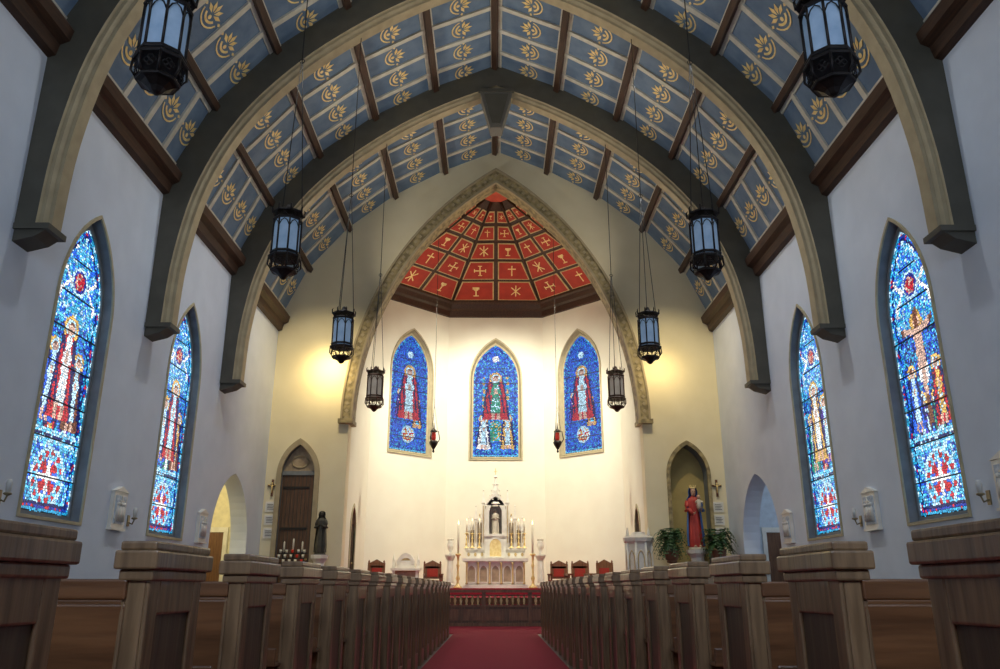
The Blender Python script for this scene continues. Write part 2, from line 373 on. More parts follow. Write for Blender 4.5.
mb.obj('trim_chancel_arch',None,(0,DW,0))
# ---------------------------------------------------------------- stained glass
CY=(.12,.58,.92);WB=(.58,.88,1.05);BL=(.02,.14,.80);DB=(.008,.04,.38);RE=(.55,.02,.04);PU=(.11,.05,.48);GO=(.80,.48,.12);GR=(.03,.34,.22);SK=(.72,.46,.36);WH=(1,1,.98);TL=(.02,.38,.66);BR=(.20,.07,.04);NV=(.004,.012,.12)
def figure(x,z,cx,cz,s,robe,r,wm=1.0):
    dx,dz=(x-cx)/s,(z-cz)/s
    d=math.hypot(dx,dz)
    if d<.12: return SK if dz<.05 else BR
    if d<.24 and dz>-.14: return GO if d>.17 else WB
    w=(.14+.15*(max(0,-dz))**.7)*wm
    if -1.6<dz<-.1 and abs(dx)<w:
        if -.62<dz<-.42 and abs(dx)<w*.6: return SK if abs(dx)<w*.2 else robe[0]
        if dz<-1.35: return SK if abs(abs(dx)-.1)<.06 else robe[1]
        if abs(dx)<w*.42: return robe[0] if r.random()<.8 else WB
        f=math.sin(dx*40+dz*6)
        return robe[1] if f>-.4 else NV
    if -1.6<dz<-.05 and abs(dx)<w+.06: return NV
    return None
def design(x,z,ed,r,hw,Ht,var):
    t=z/Ht
    if var[0]=='s':
        if ed<.055: return WB if int(z/.11)%2 else TL
        if ed<.115: return (RE if r.random()<.3 else DB) if int(z/.22)%3==0 else r.choice([CY,TL,BL,CY])
        if ed<.15: return NV
        m=math.hypot(x,(z-.55))
        if m<.48:
            if m>.42: return WB
            if m>.34: return RE if int(math.atan2(z-.55,x)*4)%2 else CY
            if m>.29: return r.choice([WB,CY])
            a=math.atan2(z-.55,x)
            if abs(x)<.05 or abs(z-.55)<.05: return WH
            return RE if math.cos(4*a)<-.1 else BL
        if abs(z-1.12)<.06 or abs(z-1.26)<.05: return r.choice([WB,CY])
        if 1.17<z<1.22: return NV
        m=math.hypot(x,z-.79*Ht)
        if m<.25:
            if m>.20: return WB
            if m>.15: return DB
            return RE if r.random()<.6 else SK
        if .27<t<.70:
            if var=='s_cross':
                if abs(x)<.06 and 1.4<z<3.5: return SK if 1.9<z<3.05 else BR
                if abs(z-2.98-.25*abs(x))<.06 and abs(x)<.5: return SK if abs(x)<.42 else BR
                if math.hypot(x,z-3.16)<.11: return SK
                if math.hypot(x,z-3.16)<.2: return GO
                if abs(x)<.13 and 2.35<z<2.95: return SK
                if abs(x)<.15 and 2.12<z<2.4: return WH
                for cx,cz,rb in ((-.38,2.35,(WB,BL)),(.38,2.35,(GO,RE)),(-.2,1.85,(PU,WB)),(.24,1.8,(WB,GR))):
                    c=figure(x,z,cx,cz,.62,rb,r)
                    if c: return c
            else:
                k={'s_a':((-.02,3.0,.95,(WH,RE)),(-.40,2.6,.75,(WB,BL)),(.38,2.5,.72,(WB,BR)),(-.18,1.85,.5,(GO,RE)),(.25,1.8,.45,(WH,PU))),
                   's_b':((.05,3.05,.95,(WB,RE)),(-.38,2.65,.75,(WB,BL)),(.40,2.45,.7,(GO,BR)),(0,1.85,.5,(WH,GR))),
                   's_c':((-.1,3.05,.95,(WH,GO)),(.36,2.7,.8,(WB,PU)),(-.42,2.45,.7,(WB,GR)),(.1,1.8,.45,(SK,RE)))}.get(var,())
                for cx,cz,s,rb in k:
                    c=figure(x,z,cx,cz,s,rb,r)
                    if c: return c
            if z>3.05: return r.choice([CY,BL,WB,TL,CY])
            return r.choice([BL,BL,DB,CY,TL,TL,NV])
        if t>=.70:
            if abs(abs(x)-(.25+.3*abs(math.sin(z*5))))<.05: return WH
            return r.choice([BL,CY,CY,TL,WB,BL])
        return r.choice([CY,CY,WB,BL,TL,DB])
    if ed<.08: return BL if int(z/.14)%2 else CY
    if ed<.16: return r.choice([DB,BL,DB,TL])
    if var=='c_mid':
        for cx,cz,s,rb,wmm in ((0,3.15,1.05,(GR,RE),1.35),(-.47,1.5,.75,(WB,WH),1),(.47,1.5,.75,(WB,GO),1)):
            c=figure(x,z,cx,cz,s,rb,r,wmm)
            if c: return c
        m=math.hypot(x,z-3.95)
        if m<.13: return WH
        if abs(z-1.0)<.4 and abs(x)<.22: return r.choice([GR,GR,CY,GO])
        if .42<abs(x)<.52 and 1.7<z<3.2: return GO if int(z/.15)%2 else TL
        return r.choice([BL,BL,DB,BL,BL,CY,TL])
    for cx,cz,s,rb,wmm in ((0,3.05,1.15,(WB,RE),1.3),(-.42,2.2,.6,(WH,PU),1),(.42,1.9,.6,(CY,GO),1)):
        c=figure(x,z,cx,cz,s,rb,r,wmm)
        if c: return c
    m=math.hypot(x,z-.65)
    if m<.32: return WB if m>.26 else r.choice([RE,WB,GO])
    if math.hypot(x,z-3.75)<.14: return WB
    return r.choice([BL,BL,DB,BL,BL,BL,TL])
def clip(poly,p,nx,nz):
    out=[];n=len(poly)
    for i in range(n):
        a=poly[i];b=poly[(i+1)%n]
        da=(a[0]-p[0])*nx+(a[1]-p[1])*nz; db=(b[0]-p[0])*nx+(b[1]-p[1])*nz
        if da<=0: out.append(a)
        if (da<0<db) or (db<0<da):
            t=da/(da-db); out.append((a[0]+(b[0]-a[0])*t,a[1]+(b[1]-a[1])*t))
    return out
def window_mesh(hw,Ht,zs,var,seed,cell,trimk,fr=.05,mul=1.0):
    r=random.Random(seed); mb=MB()
    ol=lancet(0,0,hw,zs,Ht,10); n=len(ol)
    edges=[]
    for i in range(n):
        a=ol[i];b=ol[(i+1)%n]; dx,dz=b[0]-a[0],b[1]-a[1]; l=math.hypot(dx,dz)
        if l<1e-6: continue
        edges.append((a,dz/l,-dx/l))
    def ed(x,z): return min(-((x-a[0])*nx+(z-a[1])*nz) for a,nx,nz in edges)
    grid={}; cw_=cell
    nx_=int(hw/cw_)+2; nz_=int(Ht/cw_)+2
    for i in range(-nx_,nx_+1):
        for j in range(-1,nz_+1):
            x=(i+r.uniform(-.3,.3)+.5*(j%2))*cw_; z=(j+r.uniform(-.3,.3))*cw_
            grid[(i,j)]=(x,z)
    for (i,j),(x,z) in grid.items():
        e=ed(x,z)
        if e<.004: continue
        poly=[(x-2*cw_,z-2*cw_),(x+2*cw_,z-2*cw_),(x+2*cw_,z+2*cw_),(x-2*cw_,z+2*cw_)]
        for di in (-2,-1,0,1,2):
            for dj in (-2,-1,0,1,2):
                q=grid.get((i+di,j+dj))
                if q is None or (di==0 and dj==0): continue
                dx,dz=q[0]-x,q[1]-z; l=math.hypot(dx,dz)
                poly=clip(poly,((x+q[0])/2,(z+q[1])/2),dx/l,dz/l)
        if e<2.5*cw_:
            for a,nx,nz in edges: poly=clip(poly,a,nx,nz)
        if len(poly)<3: continue
        cx=sum(p[0] for p in poly)/len(poly); cz=sum(p[1] for p in poly)/len(poly)
        pp=[]
        for p in poly:
            l=math.hypot(p[0]-cx,p[1]-cz)+1e-6; k=1-min(.3,.0048/l); pp.append((cx+(p[0]-cx)*k,-.012,cz+(p[1]-cz)*k))
        c=design(x,z,e,r,hw,Ht,var); g=r.uniform(.6,1.15)*mul
        mb.add(pp,[tuple(range(len(pp)))],'glass',col=(c[0]*g,c[1]*g,c[2]*g))
    mb.add([(x,0,z) for x,z in ol],[tuple(range(n))],'lead')
    z=.55
    while z<Ht-.5:
        w=hw if z<zs else hw*.7*(Ht-z)/(Ht-zs)+.02
        mb.box(-w,w,-.03,-.012,z-.01,z+.01,'lead'); z+=.6
    o2=lancet(0,-fr,hw+fr,zs,Ht+fr*1.4,10)
    lo=[(x,z) for x,z in lancet(0,0,hw-.015,zs,Ht-.02,10)]
    band(mb,lo,o2,-.04,.03,trimk,closed=True)
    return mb
wi=1
wm={}
for var,seed in (('s_a',3),('s_b',5),('s_c',8),('s_cross',11)):
    wm[var]=window_mesh(.80,4.84,3.37,var,seed,.044,'reveal')
def put(var,loc,rz):
    global wi
    if isinstance(wm[var],MB): o=wm[var].obj('window_%d'%wi,None,loc,rz,recalc=False); wm[var]=o.data
    else: o=place(wm[var],'window_%d'%wi,None,loc,rz)
    wi+=1
for y,v in zip(WY,('s_b','s_c','s_a','s_b')): put(v,(-W-.17,y,2.06),pi/2)
for y,v in zip(WY,('s_a','s_b','s_cross','s_c')): put(v,(W+.17,y,2.06),-pi/2)
wm['c_mid']=window_mesh(.9,4.56,3.08,'c_mid',21,.05,'tan',mul=.85); wm['c_l']=window_mesh(.9,4.56,3.08,'c_l',22,.05,'tan',mul=.72)
put('c_mid',(0,31.15,5.82),0); s2=math.sqrt(.5)
put('c_l',(-3.2-.15*s2,29.7+.15*s2,5.82),pi/4); put('c_l',(3.2+.15*s2,29.7+.15*s2,5.82),-pi/4)
def ltrim(name,loc,rz,z0,hw,zs,zt,w,k,dep=.05):
    mb=MB(); band(mb,lancet(0,z0,hw,zs,zt),lancet(0,z0-w,hw+w,zs,zt+w*1.35),-dep,.02,k,closed=True); mb.obj(name,None,loc,rz)
tn=1
for sg in (1,-1):
    for y in WY: ltrim('trim_%d'%tn,(-sg*W,y,0),sg*pi/2,1.98,.88,5.4,7.08,.05,'tan',.03); tn+=1
for loc,rz in (((0,31,0),0),((-3.2,29.7,0),pi/4),((3.2,29.7,0),-pi/4)): ltrim('trim_%d'%tn,loc,rz,5.72,1.0,8.9,10.55,.05,'tan'); tn+=1
ltrim('trim_%d'%tn,(5.8,DW,0),0,1.5,.56,4.2,5.1,.10,'archtrim',.08); tn+=1
ltrim('trim_%d'%tn,(-5.92,DW,0),0,.7,.50,4.2,5.1,.14,'ribsoff',.08); tn+=1
mb=MB(); mb.box(5.15,6.45,DW+.45,DW+.55,1.4,5.3,'niche'); mb.box(5.15,6.45,DW-.14,DW+.45,1.38,1.5,'white'); mb.obj('statue_niche')
D1=.14
mb=MB(); mb.box(-6.42,-5.42,DW+D1,DW+D1+.08,.7,4.25,'doorwood')
for q in range(-4,5): mb.box(-5.92+q*.11-.006,-5.92+q*.11+.006,DW+D1-.012,DW+D1,.7,4.2,'dark')
for z in (1.3,2.6,3.8): mb.box(-6.38,-5.6,DW+D1-.03,DW+D1,z,z+.06,'iron')
mb.box(-6.42,-5.42,DW+D1-.04,DW+D1+.08,4.2,4.32,'reveal'); mb.box(-6.42,-5.42,DW+D1+.02,DW+D1+.08,4.32,5.2,'marbleg')
mb.tube([(-5.92+.25*math.cos(a),DW+D1,4.6+.18*math.sin(a)) for a in [i*pi/5 for i in range(10)]],.025,'ribsoff',5,True)
mb.sphere((-5.55,DW+D1-.05,1.75),.035,'gold'); mb.obj('door_1')
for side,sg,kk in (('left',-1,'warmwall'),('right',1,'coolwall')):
    mb=MB(); xo=sg*(W+.45); xe=sg*(W+2.9)
    a,b=sorted((xo,xe))
    mb.box(a,b,18.9,19.0,0,4.4,kk); mb.box(a,b,24.0,24.1,0,4.4,kk); mb.box(min(xe,xe+sg*.1),max(xe,xe+sg*.1),18.9,24.1,0,4.4,kk); mb.box(a,b,18.9,24.1,4.4,4.5,kk)
    x=sg*(W+1.5)
    mb.box(x-.62,x-.5,23.94,24.0,0,2.5,'white'); mb.box(x+.5,x+.62,23.94,24.0,0,2.5,'white'); mb.box(x-.62,x+.62,23.94,24.0,2.5,2.64,'white'); mb.box(x-.5,x+.5,23.97,24.0,0,2.5,'wood')
    mb.obj('wall_passage_'+side)
# ---------------------------------------------------------------- pews
def pew_mesh(sg):
    mb=MB(); x0=.94; x1=5.75; Y=.14; Yl=.40
    def bx(a,b,c,d,*r):
        a,b=sorted((sg*a,sg*b)); mb.box(a,b,c+Y,d+Y,*r)
    for xe,th in ((x0,.075),(x1-.08,.075)):
        a,b=xe,xe+th
        bx(a,b,0,Yl,0,.08,'oak')
        bx(a+.012,b-.012,.01,Yl-.01,.06,.98,'oakd')
        for (p,q) in ((0,.013),(th-.013,th)):
            bx(a+p,a+q,.0,.07,.06,.98,'oak'); bx(a+p,a+q,Yl-.07,Yl,.06,.98,'oak')
            bx(a+p,a+q,.07,Yl-.07,.06,.2,'oak'); bx(a+p,a+q,.07,Yl-.07,.87,.98,'oak')
        bx(a+.012,b-.012,0,.012,.06,.98,'oak'); bx(a+.012,b-.012,Yl-.012,Yl,.06,.98,'oak')
        bx(a-.010,b+.010,-.012,Yl+.012,.96,.99,'oak')
        bx(a-.022,b+.022,-.026,Yl+.026,.99,1.04,'oak')
        bx(a-.013,b+.013,-.016,Yl+.016,1.04,1.065,'oak')
    a,b=sorted((sg*(x0+.06),sg*(x1-.07)))
    mb.prism([(a,.19,.08),(a,.22,.08),(a,.17,.90),(a,.14,.90)],(b-a,0,0),'pewback')
    mb.box(a,b,.13,.205,.91,.965,'pewback'); mb.box(a,b,.145,.18,.83,.86,'oak')
    for i in range(1,6):
        t=a+(b-a)*i/6; mb.box(t-.03,t+.03,.148,.17,.1,.9,'pewback')
    mb.box(a,b,.20,.53,.42,.46,'pewback'); mb.box(a,b,.48,.53,.36,.42,'pewback')
    mb.box(a,b,.04,.15,.60,.615,'pewback'); mb.box(a,b,.03,.045,.60,.68,'pewback')
    return mb
pm={}
for sg in (-1,1):
    for k in range(-1,19):
        y=1.28+.867*k
        if sg not in pm: o=bevel(pew_mesh(sg).obj('pew',None,(0,y,0)),.006); pm[sg]=o.data
        else: bevel(place(pm[sg],'pew',None,(0,y,0)),.006)
# ---------------------------------------------------------------- lanterns
def lantern(kb='bronze',kg='lglass'):
    mb=MB(); n=8
    def ringp(r,z,t): mb.lathe([(r-t,z),(r+t*.6,z),(r+t,z+t),(r+t*.6,z+2*t),(r-t,z+2*t)],(0,0,0),kb,n,phase=pi/8,smooth=False)
    mb.lathe([(.02,-.06),(.05,-.04),(.08,.0),(.14,.04),(.17,.05),(.08,.055)],(0,0,0),kb,n,phase=pi/8,smooth=False)
    ringp(.18,.05,.016); ringp(.225,.25,.018); ringp(.205,.31,.018)
    mb.lathe([(.185,.3),(.185,.86)],(0,0,0),kg,n,phase=pi/8,smooth=False)
    ringp(.2,.84,.02); ringp(.22,.95,.016)
    for i in range(n):
        a=pi/8+2*pi*i/n; c,s=math.cos(a),math.sin(a)
        mb.tube([(c*.2,s*.2,.3),(c*.2,s*.2,.88)],.014,kb,5)
        mb.tube([(c*.18,s*.18,.07),(c*.235,s*.235,.14),(c*.225,s*.225,.28)],.013,kb,5)
        mb.tube([(c*.225,s*.225,.95),(c*.235,s*.235,1.04),(c*.215,s*.215,1.07)],[.016,.012,.004],kb,5)
        a2=a+pi/8; cc,ss=math.cos(a2),math.sin(a2)
        for r0,z0,q in ((.2,.165,.055),(.19,.91,.038)):
            for dx,dz in ((q*.5,0),(-q*.5,0),(0,q*.55),(0,-q*.55)):
                mb.tube([(cc*r0-ss*(dx+q*.5*math.cos(t)),ss*r0+cc*(dx+q*.5*math.cos(t)),z0+dz+q*.5*math.sin(t)) for t in [j*pi/3 for j in range(6)]],.006,kb,4,True)
        mb.tube([(cc*.19-ss*dx,ss*.19+cc*dx,z) for dx,z in ((-.07,.72),(-.04,.79),(0,.82),(.04,.79),(.07,.72))],.008,kb,4)
    mb.lathe([(.2,.97),(.13,1.02),(.06,1.05),(.03,1.12),(.01,1.13)],(0,0,0),kb,n,phase=pi/8,smooth=False)
    for i in range(3):
        a=2*pi*i/3+.3; mb.tube([(.19*math.cos(a),.19*math.sin(a),1.0),(.01*math.cos(a),.01*math.sin(a),3.6)],.007,'iron',4)
    mb.tube([(.04*math.cos(t),0,3.62+.04*math.sin(t)) for t in [j*pi/4 for j in range(8)]],.008,'iron',4,True)
    mb.tube([(0,0,3.6),(0,0,7.66)],.009,'iron',4)
    return mb
lm=None
for y in (6.2,10.7,15.2):
    for x in (-3.05,3.05):
        if lm is None: o=lantern().obj('hanging_lantern',None,(x,y,5.22)); lm=o.data
        else: place(lm,'hanging_lantern',None,(x,y,5.22))
o=lantern('bronzew','lglassw').obj('hanging_lantern',None,(-3.05,19.7,5.22)); place(o.data,'hanging_lantern',None,(3.05,19.7,5.22))
def sanct():
    mb=MB()
    mb.lathe([(.01,-.5),(.04,-.46),(.02,-.4),(.06,-.34),(.13,-.22),(.15,-.15),(.11,-.1)],(0,0,0),'bronze',10)
    mb.lathe([(.06,-.1),(.075,.0),(.07,.16),(.05,.18)],(0,0,0),'redglass',10)
    mb.lathe([(.13,.2),(.1,.24),(.03,.3),(.01,.5)],(0,0,0),'bronze',10)
    for i in range(3):
        a=2*pi*i/3; c,s=math.cos(a),math.sin(a)
        mb.tube([(c*.14,s*.14,-.15),(c*.2,s*.2,-.05),(c*.15,s*.15,.22)],.018,'bronze',5); mb.tube([(c*.12,s*.12,.22),(0,0,1.1)],.006,'iron',4)
    mb.tube([(0,0,1.0),(0,0,7.2)],.008,'iron',4); return mb
o=sanct().obj('sanctuary_lamp',None,(-2.05,26.3,5.7)); place(o.data,'sanctuary_lamp',None,(2.05,26.3,5.7))
# ---------------------------------------------------------------- stations
def station():
    mb=MB(); mb.box(-.26,.26,-.07,0,-.32,.32,'white'); mb.box(-.2,.2,-.085,-.07,-.25,.25,'relief')
    mb.prism([(-.28,-.09,.32),(.28,-.09,.32),(0,-.09,.42)],(0,.09,0),'white'); mb.box(-.28,.28,-.1,0,-.36,-.32,'white')
    for x in (-.12,.0,.11): mb.sphere((x,-.1,.1),.035,'white',8); mb.lathe([(.06,-.2),(.05,0),(.03,.07)],(x,-.09,0),'white',8,1,.5)
    mb.box(-.015,.015,-.11,-.09,-.1,.24,'white'); mb.box(-.08,.08,-.11,-.09,.14,.165,'white'); return mb
so=None
for sg in (1,-1):
    for y in (6.0,10.75,14.85,19.2):
        if so is None: so=station().obj('station_of_the_cross',None,(-sg*W,y,2.3),sg*pi/2)
        else: place(so.data,'station_of_the_cross',None,(-sg*W,y,2.3),sg*pi/2)
def sconce():
    mb=MB(); mb.box(-.04,.04,-.02,0,-.1,.1,'brass'); mb.tube([(0,-.02,-.03),(0,-.09,-.06),(0,-.12,.02)],.014,'brass',5)
    mb.lathe([(.02,0),(.06,.02),(.05,.04)],(0,-.12,.02),'brass',8); mb.lathe([(.03,.04),(.045,.16),(.03,.22)],(0,-.12,.02),'paper',8); return mb
so=None
for sg in (1,-1):
    for y in (11.3,15.4):
        if so is None: so=sconce().obj('wall_sconce',None,(-sg*W,y,2.15),sg*pi/2)
        else: place(so.data,'wall_sconce',None,(-sg*W,y,2.15),sg*pi/2)
for x in (-6.66,6.62):
    mb=MB(); mb.box(x-.03,x+.03,DW-.05,DW,3.55,4.05,'wood'); mb.box(x-.14,x+.14,DW-.05,DW,3.84,3.9,'wood'); mb.tube([(x,DW-.07,3.65),(x,DW-.07,3.9)],.02,'gold',5); mb.sphere((x,DW-.08,3.93),.03,'gold',8)
    mb.tube([(x-.12,DW-.07,3.9),(x,DW-.07,3.85),(x+.12,DW-.07,3.9)],.013,'gold',5); mb.obj('wall_crucifix')
    mb=MB(); 
    for j,z in enumerate((3.1,2.72,2.34)):
        mb.box(x-.16,x+.16,DW-.03,DW,z,z+.3,'white'); mb.box(x-.13,x+.13,DW-.035,DW-.03,z+.04,z+.26,'paper')
        for q in range(4): mb.box(x-.1,x+.1-.03*(q%2),DW-.038,DW-.035,z+.07+q*.045,z+.085+q*.045,'dark')
    mb.obj('notice_plaque')
# ---------------------------------------------------------------- statues
def statue(h,robe,mantle,face,child=False,crown=False):
    mb=MB(); s=h/1.7
    P=lambda L_:[(r*s,z*s) for r,z in L_]
    mb.lathe(P([(.24,0),(.25,.03),(.23,.06)]),(0,0,0),'stwhite' if robe!='dark' else 'dark',12)
    mb.lathe(P([(.20,.06),(.22,.1),(.20,.35),(.175,.7),(.15,.95),(.165,1.1),(.19,1.3),(.17,1.4),(.07,1.45),(.05,1.5)]),(0,0,0),robe,36,1,.78,folds=9,fa=.07)
    vs=[];fs=[]; prof=P([(.245,.10),(.245,.4),(.22,.75),(.20,1.0),(.205,1.2),(.215,1.34),(.16,1.44),(.125,1.5),(.135,1.6),(.11,1.7),(.03,1.735)])
    n=26
    for r,z in prof:
        for i in range(n+1):
            a=-.9+(pi+1.35)*i/n if z<1.3*s else -.35+(pi+.7)*i/n
            rr=r*(1+.06*math.sin(8*a)); vs.append((rr*math.cos(a),rr*.85*math.sin(a)+.01*s,z))
    for j in range(len(prof)-1):
        for i in range(n): fs.append((j*(n+1)+i,j*(n+1)+i+1,(j+1)*(n+1)+i+1,(j+1)*(n+1)+i))
    mb.add(vs,fs,mantle,True)
    hd=(0,-.02*s,1.58*s); mb.lathe([(r*s,z*s) for r,z in ((.005,-.12),(.045,-.105),(.068,-.05),(.08,.01),(.078,.06),(.055,.11),(.01,.13))],hd,face,12,.9,1)
    mb.sphere((0,-.1*s,1.57*s),.014*s,face,6); mb.box(-.022*s,.022*s,-.1*s,-.085*s,1.53*s,1.538*s,'stred' if robe!='dark' else 'dark')
    for sx in (-1,1): mb.sphere((sx*.028*s,-.088*s,1.6*s),.009*s,'hair',6)
    for sx in (-1,1):
        sh=(sx*.17*s,0,1.34*s); el=(sx*.23*s,-.05*s,1.08*s); wr=(sx*.09*s,-.2*s,1.12*s if not child else 1.05*s+sx*.1*s)
        mb.tube([sh,((sh[0]+el[0])/2+sx*.01*s,-.02*s,1.2*s),el,((el[0]+wr[0])/2,-.14*s,1.09*s),wr],[.065*s,.06*s,.065*s,.06*s,.05*s],mantle if sx>0 else robe,8)
        for q in range(4): mb.tube([wr,(wr[0]-sx*.05*s,wr[1]-.02*s-.006*q*s,wr[2]+(.02+.012*q)*s),(wr[0]-sx*.08*s,wr[1]-.01*s,wr[2]+(.04+.014*q)*s)],[.014*s,.011*s,.006*s],face,5)
        mb.tube([wr,(wr[0]-sx*.03*s,wr[1]-.04*s,wr[2]+.06*s)],[.014*s,.007*s],face,5)
        mb.lathe([(.03*s,0),(.05*s,.02*s),(.02*s,.06*s)],(sx*.07*s,-.19*s,.06*s),face,8)
    if child:
        c=(.1*s,-.2*s,1.1*s); mb.lathe([(.02*s,0),(.07*s,.04*s),(.06*s,.16*s),(.065*s,.24*s),(.025*s,.28*s)],c,'stwhite',12)
        mb.sphere((c[0],c[1]-.01*s,c[2]+.335*s),.055*s,face,10,1.15); mb.sphere((c[0],c[1]+.012*s,c[2]+.35*s),.055*s,'hair',10)
        for sx in (-1,1): mb.tube([(c[0]+sx*.06*s,c[1],c[2]+.23*s),(c[0]+sx*.1*s,c[1]-.05*s,c[2]+.17*s),(c[0]+sx*.09*s,c[1]-.1*s,c[2]+.22*s)],[.022*s,.02*s,.012*s],'stwhite',6)
        for sx in (-1,1): mb.tube([(c[0]+sx*.03*s,c[1]-.03*s,c[2]+.04*s),(c[0]+sx*.04*s,c[1]-.09*s,c[2]),(c[0]+sx*.03*s,c[1]-.08*s,c[2]-.08*s)],[.03*s,.025*s,.015*s],face,6)
    if crown:
        mb.lathe([(.07*s,0),(.085*s,.05*s),(.07*s,.05*s)],(0,-.01*s,1.68*s),'gold',12)
        for i in range(8):
            a=i*pi/4; mb.tube([(.08*s*math.cos(a),.08*s*math.sin(a)-.01*s,1.72*s),(.095*s*math.cos(a),.095*s*math.sin(a)-.01*s,1.79*s)],[.014*s,.003*s],'gold',5)
    return mb
def pedestal(z0,z1,r,k='white',n=8):
    mb=MB(); h=z1-z0; mb.lathe([(r*1.2,0),(r*1.2,.08),(r,.12),(r*.75,.2),(r*.7,h-.22),(r*.85,h-.16),(r*1.1,h-.1),(r*1.15,h)],(0,0,z0),k,n,phase=pi/n,smooth=False); return mb
pedestal(.7,2.0,.27).obj('statue_pedestal',None,(5.8,23.8,0))
statue(1.75,'stred','stblue','skin',True,True).obj('madonna_statue',None,(5.8,23.8,2.0))
pedestal(.7,1.85,.22).obj('statue_pedestal',None,(-5.0,23.6,0))
statue(1.2,'dark','dark','dark').obj('saint_statue',None,(-5.0,23.6,1.85))
def fern(seed):
    r=random.Random(seed); mb=MB()
    mb.lathe([(.12,0),(.18,.04),(.2,.26),(.22,.3),(.18,.3),(.16,.26)],(0,0,0),'pot',14)
    for i in range(80):
        a=r.uniform(0,2*pi); L_=r.uniform(.3,.55); up=r.uniform(.3,1.0); pts=[]
        for t in range(11):
            u=t/10; rad=L_*u; z=.28+up*math.sin(u*pi*.62)*.8-.5*u*u*(1-up*.4)
            pts.append(V((rad*math.cos(a),rad*math.sin(a),z)))
        mb.tube(pts,[.006]*10+[.002],'leaf',3)
        q=V((-math.sin(a),math.cos(a),0))
        for t in range(1,11):
            d=(pts[t]-pts[t-1]).normalized(); w=.11*math.sin(pi*(t/11))+.02
            for s_ in (1,-1):
                p=pts[t]; e=p+q*s_*w+d*.03-V((0,0,.02))
                mb.add([p-d*.02,e,p+d*.026],[(0,1,2)],'leaf')
    return mb
for x,sd in ((4.98,1),(6.33,2)):
    y=23.40
    mb=MB(); mb.lathe([(.16,0),(.16,.03),(.03,.06),(.03,.9),(.15,.94),(.15,.98)],(0,0,.7),'wood',12)
    for i in range(3): a=i*2*pi/3; mb.tube([(.03*math.cos(a),.03*math.sin(a),1.0),(.16*math.cos(a),.16*math.sin(a),.72)],.015,'wood',5)
    mb.obj('plant_stand',None,(x,y,0)); fern(sd).obj('potted_fern',None,(x,y,1.68))
mb=MB()
for x in (-.4,.4): mb.box(x-.03,x+.03,-.2,.2,0,.9,'iron')
for j in range(3):
    mb.box(-.42,.42,-.22+j*.15,-.08+j*.15,.9+j*.14,.93+j*.14,'iron')
    for i in range(5):
        x=-.34+i*.17; mb.lathe([(.03,0),(.04,.09),(.035,.09)],(x,-.15+j*.15,.93+j*.14),'redglass' if (i+j)%4==0 else 'wax',8)
for i in range(3): x=-.26+i*.26; mb.lathe([(.025,0),(.025,.3+.08*(i%2)),(.004,.34+.08*(i%2))],(x,.2,1.2),'wax',8); mb.lathe([(.05,0),(.02,.05),(.04,.3),(.03,.32)],(x,.2,.92),'bronze',8)
mb.obj('votive_candle_stand',None,(-5.8,23.55,.7))
# ambo
mb=MB(); mb.lathe([(.45,0),(.45,.12),(.36,.16),(.36,1.45),(.44,1.52),(.46,1.62),(.4,1.66)],(0,0,0),'white',8,phase=pi/8,smooth=False)
for i in range(8):
    a=pi/8+i*pi/4; mb.tube([(.37*math.cos(a),.37*math.sin(a),.14),(.37*math.cos(a),.37*math.sin(a),1.5)],.035,'white',6)
    a2=i*pi/4; c,s=math.cos(a2),math.sin(a2); pts=[(c*.345-s*x,s*.345+c*x,.35+z) for x,z in lancet(0,0,.085,.7,.92,5)]
    mb.tube(pts,.014,'goldline',4,True)
for sx in (-1,1): mb.lathe([(.06,0),(.05,.12),(.005,.3)],(sx*.3,0,1.62),'white',6)
mb.lathe([(.3,1.66),(.22,1.72),(.2,1.78)],(0,0,0),'white',8,phase=pi/8,smooth=False); mb.obj('marble_ambo',None,(4.1,23.65,.7))
# ---------------------------------------------------------------- altar
alt=empty('high_altar',(0,28.3,.95))
mb=MB(); mb.box(-1.08,1.08,-.45,.45,0,.1,'white'); mb.box(-.98,.98,-.38,.4,.1,.86,'white'); mb.box(-1.1,1.1,-.48,.45,.86,.96,'white')
for i in range(5):
    x=-.8+.4*i; L_=lancet(x,.17,.15,.55,.76,6); band(mb,lancet(x,.2,.12,.55,.72,6),L_,-.41,-.38,'white',True); mb.prism([(p,-.385,z) for p,z in lancet(x,.2,.12,.55,.72,6)],(0,.01,0),'marbleg')
for x in (-1.0,-.6,-.2,.2,.6,1.0): mb.lathe([(.05,0),(.03,.05),(.03,.62),(.055,.7)],(x*.96,-.42,.13),'goldline',8)
mb.obj('mensa',alt)
mb=MB(); mb.box(-1.0,1.0,.1,.45,.96,1.25,'white'); mb.box(-1.04,1.04,.06,.45,1.25,1.31,'white'); mb.box(-.9,.9,.2,.45,1.31,1.5,'white')
for i in range(9): 
    x=-.92+i*.23
    if abs(x)>.3: mb.prism([(x+.05*math.cos(a),.085,1.1+.07*math.sin(a)) for a in [j*pi/3 for j in range(6)]],(0,.02,0),'goldline')
mb.box(-.36,.36,.0,.45,.96,1.72,'white'); mb.box(-.4,.4,-.04,.45,1.7,1.78,'white')
mb.prism([(p,-.015,z) for p,z in lancet(0,1.03,.2,1.4,1.62,6)],(0,.02,0),'gold')
band(mb,lancet(0,1.03,.2,1.4,1.62,6),lancet(0,1.0,.24,1.4,1.67,6),-.03,.0,'white',True)
ni=lancet(0,1.78,.22,2.5,2.82,8); 
band(mb,ni[1:]+[ni[0]],lancet(0,1.78,.36,2.5,3.05,8)[1:]+[(-.36,1.78)],.0,.4,'white')
mb.box(-.36,.36,.38,.45,1.78,2.75,'marbleg')
